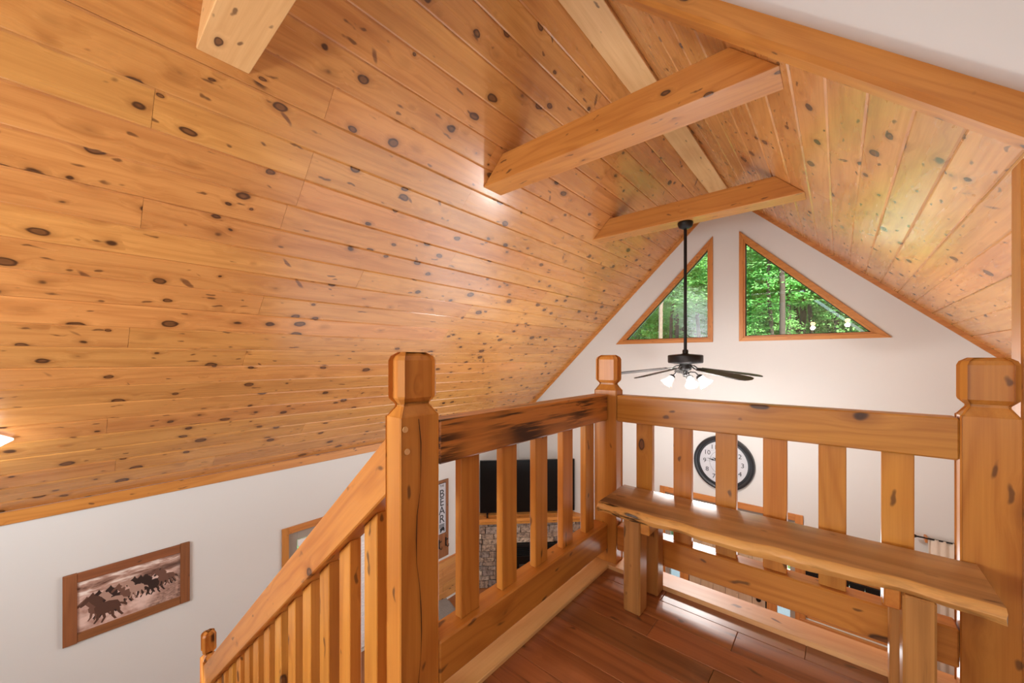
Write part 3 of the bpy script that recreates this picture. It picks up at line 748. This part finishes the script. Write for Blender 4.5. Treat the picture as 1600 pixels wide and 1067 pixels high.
def hand(n, L, ang, y, w):
    d = Vector((math.sin(ang), 0, math.cos(ang))); s = Vector((d.z, 0, -d.x)); pts = [(-.05, w*.5), (L*.55, w*.5), (L*.68, w*1.3), (L*.8, w*.5), (L, w*.12)]
    bm = bmesh.new(); lft = [bm.verts.new(d*t+s*u+Vector((0, y, 0))) for t, u in pts]; rgt = [bm.verts.new(d*t-s*u+Vector((0, y, 0))) for t, u in pts]
    for i in range(4): bm.faces.new((lft[i], lft[i+1], rgt[i+1], rgt[i]))
    o = link(n, bm_mesh(bm), INK, ck); o.modifiers.new('t', 'SOLIDIFY').thickness = .002
hand('hour_hand', .15, math.radians(294), -.026, .012); hand('minute_hand', .21, math.radians(282), -.031, .009)
lathe('hub', [(0, .036), (.013, .036), (.016, .024), (.016, .02)], INK, ck, (0, 0, 0), (PI/2, 0, 0), 16)

# ------------------------------------------------------------ horse picture on the left wall
py0, py1, pz0, pz1 = -.03, .822, -2.51, -1.895
pc = empty('framed_picture', (XW, (py0+py1)/2, pz0), 'sepia print of running horses in a rustic board frame on the left wall', 'picture')
hw, hh = (py1-py0)/2, pz1-pz0
def pb(n, y0, y1, z0, z1, x0, x1, m, bev=.003): return box(n, (x0, y0, z0), (x1, y1, z1), m, pc, bev)
pb('frame_board', -hw, -hw+.085, 0, hh-.0, .004, .030, RUSTZ); pb('frame_board', hw-.075, hw, .005, hh, .004, .030, RUSTZ)
pb('frame_board', -hw+.085, hw-.075, hh-.085, hh-.004, .004, .026, RUST); pb('frame_board', -hw+.085, hw-.075, .004, .082, .004, .026, RUST)
m = N('sepia print')
tc = m.n('ShaderNodeTexCoord').outputs['Object']; sp = m.n('ShaderNodeSeparateXYZ'); m.l(tc, sp.inputs[0])
zz = m.math('ADD', sp.outputs[2], .225)
skyc = m.ramp(m.noise(m.vmath('MULTIPLY', tc, (1, 4, 17)), 1, 5, .6, .4), [(.34, srgb(98, 62, 48)), (.5, srgb(186, 148, 132)), (.62, srgb(246, 232, 222))])
grd = m.ramp(m.noise(m.vmath('MULTIPLY', tc, (1, 7, 12)), 1, 4, .6), [(.3, srgb(168, 126, 110)), (.6, srgb(226, 196, 184))])
rough_ = m.ramp(m.noise(m.vmath('MULTIPLY', tc, (1, 26, 60)), 1, 4, .7), [(.35, srgb(96, 66, 54)), (.65, srgb(196, 160, 144))])
dirt = m.smooth(m.math('SUBTRACT', sp.outputs[1], m.math('MULTIPLY', zz, 1.0)), .0, .14)
grd2 = m.mix(m.math('MULTIPLY', dirt, .9), grd, rough_)
hor = m.smooth(m.math('ADD', zz, m.math('MULTIPLY', m.noise(tc, 14, 3), .05)), .325, .35)
band = m.math('MULTIPLY', m.smooth(zz, .30, .345), m.math('SUBTRACT', 1, m.smooth(zz, .345, .385)))
cc_ = m.mix(hor, grd2, skyc); cc_ = m.mix(m.math('MULTIPLY', band, m.math('MULTIPLY', m.smooth(sp.outputs[1], -.1, .3), .85)), cc_, srgb(70, 40, 30))
m.l(cc_, m.b.inputs['Base Color']); m.b.inputs['Roughness'].default_value = .5
pr = pb('print', -hw+.085, hw-.075, .082, hh-.085, .004, .012, m.m, 0)
# herd: flat printed silhouettes, all one sheet with the print
HR = {}
def horse(bm, y, z, s, face, mi):
    """head-on / three-quarter galloping horse silhouette made of flat shapes"""
    shapes = [
        [(0, .52), (.10, .60), (.32, .62), (.52, .56), (.60, .40), (.52, .28), (.30, .24), (.12, .26), (.02, .36)],      # barrel and croup
        [(.16, .58), (.06, .52), (-.06, .70), (-.14, .84), (-.08, .96), (.02, .94), (.10, .80), (.20, .66)],               # neck
        [(-.08, .96), (-.02, 1.04), (.02, .94), (-.06, .84), (-.20, .70), (-.28, .66), (-.30, .73), (-.20, .86)],          # head
        [(.06, .34), (.14, .30), (.10, .12), (.02, .02), (-.02, .04), (.04, .14)], [(.16, .30), (.24, .28), (.26, .12), (.18, -.02), (.14, .0), (.20, .13)],
        [(.46, .32), (.56, .36), (.58, .18), (.66, .04), (.61, .02), (.52, .16)], [(.36, .28), (.44, .28), (.44, .10), (.50, -.02), (.45, -.03), (.38, .10)],
        [(.58, .46), (.70, .40), (.74, .26), (.66, .34), (.58, .40)],
        [(.02, .92), (.12, .86), (.22, .70), (.14, .70), (.06, .80)]]
    for sh in shapes:
        vs = [bm.verts.new((.0126+.0002*mi+.00002*rs.random(), y+face*s*p[0], z+s*p[1])) for p in sh]
        f = bm.faces.new(vs); f.material_index = mi
bm = bmesh.new()
herd = [(.24, .215, .115, 1, 1), (.30, .205, .12, 1, 0), (.20, .20, .125, 1, 0), (.17, .205, .13, 1, 1), (.10, .19, .125, 1, 0), (.06, .175, .14, 1, 0), (.02, .165, .15, 1, 0), (-.02, .185, .13, 1, 2), (.09, .155, .15, 1, 0), (-.08, .165, .135, 1, 1), (-.13, .15, .15, 1, 0), (-.20, .14, .15, 1, 0), (-.17, .125, .15, 1, 2), (-.27, .10, .16, 1, 1), (-.24, .105, .165, 1, 0), (-.235, .055, .205, 1, 3)]
for h in herd: horse(bm, min(h[0]*1.05+.005, .335-.74*h[2]*1.4), h[1]-.035, h[2]*1.4, h[3], h[4])
me = bpy.data.meshes.new('herd'); bm.normal_update(); bm.to_mesh(me); bm.free()
for c in (srgb(50, 32, 26), srgb(112, 78, 64), srgb(176, 142, 126), srgb(86, 56, 44)): me.materials.append(plain('sepia tone', c, .6))
me.transform(Matrix.Translation((0, 0, .082)))
link('printed_herd', me, None, pc)

# ------------------------------------------------------------ bear sign with hooks
bs = empty('coat_rack_sign', (XW, 4.13, -3.375), 'wooden board sign with a grey plate reading BEAR and iron hooks on the left wall', 'sign')
def sb(n, y0, y1, z0, z1, x0, x1, m, bev=.003): return box(n, (x0, y0, z0), (x1, y1, z1), m, bs, bev)
sb('board', -.15, .138, .0, 1.31, .003, .025, RUSTZ)
plate = plain('pale sign plate', srgb(190, 192, 200), .5)
sb('plate_edge', -.105, .074, .410, 1.265, .024, .030, IRON); sb('plate', -.098, .067, .417, 1.258, .029, .033, plate)
for t, zc, s in (('THE', 1.22, .05), ('B', 1.085, .19), ('E', .945, .19), ('A', .80, .19), ('R', .66, .19)):
    text(t, s, (.0335, -.016, zc), (PI/2, 0, PI/2), INK, bs, 'letter')
bm = bmesh.new()
for k in range(6): cube_bm(bm, (.001, .11, .006), (.0335, -.016, .575-k*.011))
link('small_print', bm_mesh(bm), INK, bs)
bear = [(-.055, .44), (-.05, .475), (-.06, .49), (-.05, .508), (-.03, .512), (.0, .52), (.03, .515), (.042, .49), (.04, .44), (.025, .44), (.02, .465), (-.02, .465), (-.03, .44)]
prism('bear_mark', bear, .0332, .0338, INK, bs, axis='x')
for yy in (-.07, .075):
    bm = bmesh.new(); cube_bm(bm, (.008, .026, .15), (.029, yy, .25), bev=.003); tube_bm(bm, [(.033, yy, .20), (.075, yy, .18), (.10, yy, .20), (.105, yy, .235)], .007, 6); tube_bm(bm, [(.033, yy, .29), (.07, yy, .30), (.085, yy, .325)], .006, 6)
    link('hook', bm_mesh(bm), IRON, bs)

# grey ottoman below the railing
ac = empty('ottoman', (-4.62, 3.62, ZF), 'low grey tweed ottoman beside the pine wainscot below the left railing', 'ottoman', rotz=-.3)
box('cushion', (-.34, -.34, .10), (.34, .34, .28), GREYT, ac, .05, 3)
for sx in (-1, 1):
    for sy in (-1, 1): box('leg', (sx*.27-.025, sy*.27-.025, 0), (sx*.27+.025, sy*.27+.025, .11), BZ, ac, .004)

# ------------------------------------------------------------ ceiling fan
FX, FY = -1.238, 4.282
fan = empty('ceiling_fan', (FX, FY, 1.449), 'black ceiling fan with glass light shades on a long rod below the far beam', 'ceiling fan')
lathe('canopy', [(0, 0), (.075, 0), (.078, -.012), (.066, -.05), (.045, -.062), (.03, -.07), (0, -.07)], METAL, fan, n=32)
tube('downrod', [(0, 0, -.06), (0, 0, -1.40)], .0165, plain('black rod', srgb(20, 20, 24), .35, .5), fan, 12)
lathe('coupling', [(0, -1.355), (.026, -1.355), (.030, -1.37), (.028, -1.395), (.045, -1.402), (0, -1.402)], METAL, fan, n=20)
lathe('motor_housing', [(0, -1.398), (.06, -1.402), (.165, -1.412), (.174, -1.42), (.174, -1.485), (.168, -1.497), (.11, -1.507), (.06, -1.51), (0, -1.51)], METAL, fan, n=40)
lathe('switch_housing', [(0, -1.505), (.060, -1.505), (.062, -1.56), (.05, -1.575), (.02, -1.58), (.016, -1.61), (.026, -1.62), (.022, -1.645), (0, -1.65)], METAL, fan, n=24)
camr = math.atan2(510, 595)
def blade_me():
    bm = bmesh.new(); top = []
    pr = [(.20, .045), (.24, .058), (.40, .066), (.60, .072), (.74, .070), (.785, .050), (.80, .02)]
    for t in (.004, -.004):
        L = [bm.verts.new((x, w, t)) for x, w in pr]+[bm.verts.new((x, -w, t)) for x, w in reversed(pr)]; top.append(L)
    bm.faces.new(top[0]); bm.faces.new(top[1][::-1]); n = len(top[0])
    for i in range(n): bm.faces.new((top[0][i], top[0][(i+1) % n], top[1][(i+1) % n], top[1][i]))
    return bm_mesh(bm)
bme = blade_me(); bme.materials.append(BLADE)
bm = bmesh.new(); tube_bm(bm, [(.05, 0, .02), (.09, 0, .018), (.13, 0, -.004), (.20, 0, .0)], .008, 6); cube_bm(bm, (.10, .05, .006), (.235, 0, .006), bev=.002); ime = bm_mesh(bm); ime.materials.append(METAL)
for k in range(5):
    a = camr+math.radians(-2+72*k)
    b = link('blade', bme, None, fan, (0, 0, -1.535)); b.rotation_euler = Euler((math.radians(9), math.radians(7.0), a), 'XYZ')
    link('blade_iron', ime, None, b)
for k, da in enumerate((-4, 184, 262, 320)):
    a = camr+math.radians(da); dr = Vector((math.cos(a), math.sin(a), 0))
    arm = tube('light_arm', [dr*.012+Vector((0, 0, -1.625)), dr*.05+Vector((0, 0, -1.592)), dr*.10+Vector((0, 0, -1.596)), dr*.135+Vector((0, 0, -1.63))], .006, METAL, fan, 8)
    tilt = Matrix.Translation(dr*.135+Vector((0, 0, -1.632))) @ Vector((0, 0, -1)).rotation_difference((dr*.85+Vector((0, 0, -1))).normalized()).to_matrix().to_4x4()
    bm = bmesh.new(); lathe_bm(bm, [(0, .006), (.020, .004), (.034, -.010), (.036, -.018), (0, -.018)], 16, tilt); link('socket_cup', bm_mesh(bm, smooth=True), METAL, arm)
    bm = bmesh.new(); lathe_bm(bm, [(.028, -.016), (.036, -.045), (.044, -.075), (.058, -.10), (.066, -.115)], 24, tilt); sh = link('lamp_shade', bm_mesh(bm, smooth=True), SHADEG, arm)
    bm = bmesh.new(); lathe_bm(bm, [(0, -.02), (.012, -.025), (.022, -.05), (.024, -.065), (.014, -.082), (0, -.086)], 12, tilt); link('bulb', bm_mesh(bm, smooth=True), BULB, arm)
    p = tilt @ Vector((0, 0, -.13)); lamp('fan_bulb', 'POINT', Vector((FX, FY, 1.449))+p, 31, (1, .97, .94), .035)

# ------------------------------------------------------------ ceiling light whose glass corner shows at the left edge
gl = empty('ceiling_light', (-4.385, -.395, AL+SL*-4.385), 'frosted glass ceiling light, its lit corner just entering at the left edge of the picture', 'ceiling light', rotz=0)
nrm = Vector((math.sin(TH), 0, -math.cos(TH))).normalized()
gm = N('lit frosted glass'); gm.b.inputs['Base Color'].default_value = (.95, .95, .93, 1); gm.b.inputs['Emission Color'].default_value = (1, .97, .92, 1); gm.b.inputs['Emission Strength'].default_value = .9
bm = bmesh.new(); q = []
for s, h in ((.15, .012), (.15, .03), (.11, .06)):
    q.append([bm.verts.new((s*math.cos(PI/2*k), s*math.sin(PI/2*k), -h)) for k in range(4)])
for a_, b_ in zip(q, q[1:]):
    for k in range(4): bm.faces.new((a_[k], a_[(k+1) % 4], b_[(k+1) % 4], b_[k]))
bm.faces.new(q[0]); bm.faces.new(q[-1][::-1])
sg_ = link('glass_shade', bm_mesh(bm), gm.m, gl, rot=(0, -TH, 0))
bm = bmesh.new(); cube_bm(bm, (.16, .16, .012), (0, 0, -.006)); link('base_plate', bm_mesh(bm), METAL, gl, rot=(0, -TH, 0))
lamp('ceiling_light_bulb', 'POINT', Vector(gl.location)+nrm*.16, 3.5, (.93, .97, 1), .06)

# warm lamps in the loft behind the viewer
for lx, ly, lz, lab in ((-.56, -1.5, 1.0, 'warm glass globe pendant behind the camera nearer the stairs'), (.19, -1.5, 1.05, 'warm glass globe pendant behind the camera nearer the right wall')):
    pn = empty('pendant_lamp', (lx, ly, lz), lab, 'pendant lamp')
    lathe('globe', [(0, -.06), (.035, -.05), (.06, 0), (.035, .05), (0, .06)], emit('warm globe', (1, .62, .28), 20), pn, n=20)
    zc = K1-SL*lx-lz if lx > XR else 1.0
    tube('cord', [(0, 0, .06), (0, 0, zc)], .004, BLACK, pn, 6); lathe('cap', [(0, .10), (.02, .09), (.03, .05), (0, .05)], METAL, pn, n=14)
    lamp('pendant_bulb', 'POINT', (lx, ly, lz-.12), 14, (1, .82, .6), .06)

# ------------------------------------------------------------ outside
bm = bmesh.new(); gn = 40; gv = {}
def gz(x, y):
    t = max(0, y-10); return -4.4+max(0, t*.30)+.25*math.sin(x*.5)*min(1, t*.2)
for i in range(gn+1):
    for j in range(gn+1):
        x = -55+95*i/gn; y = 6.4+58*j/gn; gv[i, j] = bm.verts.new((x, y, gz(x, y)))
for i in range(gn):
    for j in range(gn): bm.faces.new((gv[i, j], gv[i+1, j], gv[i+1, j+1], gv[i, j+1]))
prop(link('ground', bm_mesh(bm), GROUND), kind='structure')
prop(box('ground.001', (-30, -20, -4.6), (XW-.2, 6.4, -4.45), GROUND), kind='structure')
dk = prop(box('deck', (-6, D+.16, -4.42), (4, D+3.4, -4.30), DECK), 'pale deck outside the lower windows', 'deck')
prop(box('deck', (XW-3.4, .5, -4.42), (XW-.16, 5.6, -4.30), DECK), 'pale deck outside the patio door on the left', 'deck')

rf = random.Random(21)
def foliage_mesh(n_spray, R, H, seed, leaf=.085):
    r = random.Random(seed); vs = []; fs = []
    for s in range(n_spray):
        # spray centre on or in an irregular crown
        a = r.uniform(0, 2*PI); u = r.uniform(-1, 1); rad = r.uniform(.45, 1)**.6
        hw_ = math.sqrt(1-u*u*.9)
        c = Vector((math.cos(a)*R*rad*hw_, math.sin(a)*R*rad*hw_, u*H*.5))
        sr = r.uniform(.25, .55); n = r.randint(16, 26); tilt = Vector((r.uniform(-.35, .35), r.uniform(-.35, .35), 1)).normalized()
        for k in range(n):
            b = r.uniform(0, 2*PI); q = sr*math.sqrt(r.random())
            p = c+Vector((q*math.cos(b), q*math.sin(b), r.uniform(-.07, .07)-q*q*.35))
            d = Vector((math.cos(b+r.uniform(-1, 1)), math.sin(b+r.uniform(-1, 1)), r.uniform(-.7, .2))).normalized()
            nrm_ = (tilt+Vector((r.uniform(-.6, .6), r.uniform(-.6, .6), r.uniform(-.2, .4)))).normalized()
            sd = d.cross(nrm_).normalized(); L = leaf*r.uniform(.75, 1.35); wd = L*.36
            i = len(vs); vs += [p, p+d*L*.5+sd*wd, p+d*L, p+d*L*.5-sd*wd]; fs += [(i, i+1, i+2, i+3)]
    me = bpy.data.meshes.new('foliage'); me.from_pydata([tuple(v) for v in vs], [], fs); me.materials.append(LEAF); return me
FOL = [foliage_mesh(330, 1.9, 4.6, s, .11) for s in (1, 2, 3)]+[foliage_mesh(300, 2.2, 3.4, s, .13) for s in (4, 5)]
def tree(name, x, y, h, rad, lean, mat, fols, label, group):
    g = gz(x, y); t = empty(name, (x, y, g), label, 'tree', group)
    bm = bmesh.new(); pts = [(lean[0]*h*k/7+.10*math.sin(k*1.3+x), lean[1]*h*k/7+.08*math.sin(k+y), h*k/7-.2) for k in range(8)]
    tube_bm(bm, pts, [rad*(1-.085*k) for k in range(8)], 9); link('trunk', bm_mesh(bm, smooth=True), mat, t)
    for z, k, sc in fols:
        f = link('foliage', FOL[k], None, t, (rf.uniform(-.5, .5)+lean[0]*z, rf.uniform(-.5, .5)+lean[1]*z, z), (0, 0, rf.uniform(0, 6.28))); f.scale = (sc, sc, sc); f['kind'] = 'stuff'
def at(u, y):
    a = math.atan2(u-800, 595)-camr; return math.tan(a)*y
TG = 'leafy forest trees outside the gable windows'
ORD = 'leftmost second third fourth fifth sixth seventh eighth ninth tenth eleventh twelfth'.split()
def nth(k): return ORD[k] if k == 0 else ORD[k]+' from left'
tree('tree', at(1029, 15), 15, 12, .10, (.04, 0), TRUNKP, [(10.5, 0, 1.1)], 'pale bare slanting tree trunk seen through the left gable window', None)
for ti, (u, y, rr) in enumerate(((1056, 22, .10), (1091, 20, .10), (1217, 16, .11), (1227, 17.5, .09), (1249, 19, .13), (1292, 21, .11))):
    tree('tree', at(u, y), y, 13, rr, (.005, 0), TRUNKM, [(11.5, rf.randint(0, 2), 1.2), (8.6+rf.uniform(-.5, .5), rf.randint(0, 2), .8)], nth(ti)+' of the six dark bare trunked trees beyond the gable windows', TG+' with dark trunks')
rows = (('low leafy undergrowth trees close outside the gable windows', 13.0, 6), ('mid height leafy trees among the trunks beyond the gable windows', 18.0, 9), ('tall leafy trees deeper in the woods beyond the gable windows', 23, 8), ('far leafy trees at the back of the woods', 30, 11))
for ri, (lab, y0, nn) in enumerate(rows):
    for k in range(nn):
        u = 870+(1500-870)*(k+.5)/nn+rf.uniform(-25, 25); y = y0+rf.uniform(-1.2, 1.2); x = at(u, y); g = gz(x, y)
        e0 = -g       # local height of the viewer's eye level
        if ri == 0: fol = [(e0-1.3+rf.uniform(-.3, .5), rf.randint(3, 4), .8)]
        elif ri == 1: fol = [(e0+rf.choice([.6, 1.2, 3.4]), rf.randint(0, 4), rf.uniform(.55, .8)), (e0+4.2, rf.randint(0, 2), 1.0)]
        else: fol = [(e0+1.0+3.6*q*(1+.02*(y-20))+rf.uniform(-.4, .4), rf.randint(0, 4), rf.uniform(1.0, 1.3)*(1+.02*(y-20))) for q in range(3 if ri == 3 else 2)]
        tree('tree', x, y, fol[-1][0]+1, .08+.02*ri, (rf.uniform(-.02, .02), 0), TRUNKM, fol, nth(k)+' of the '+lab, lab)
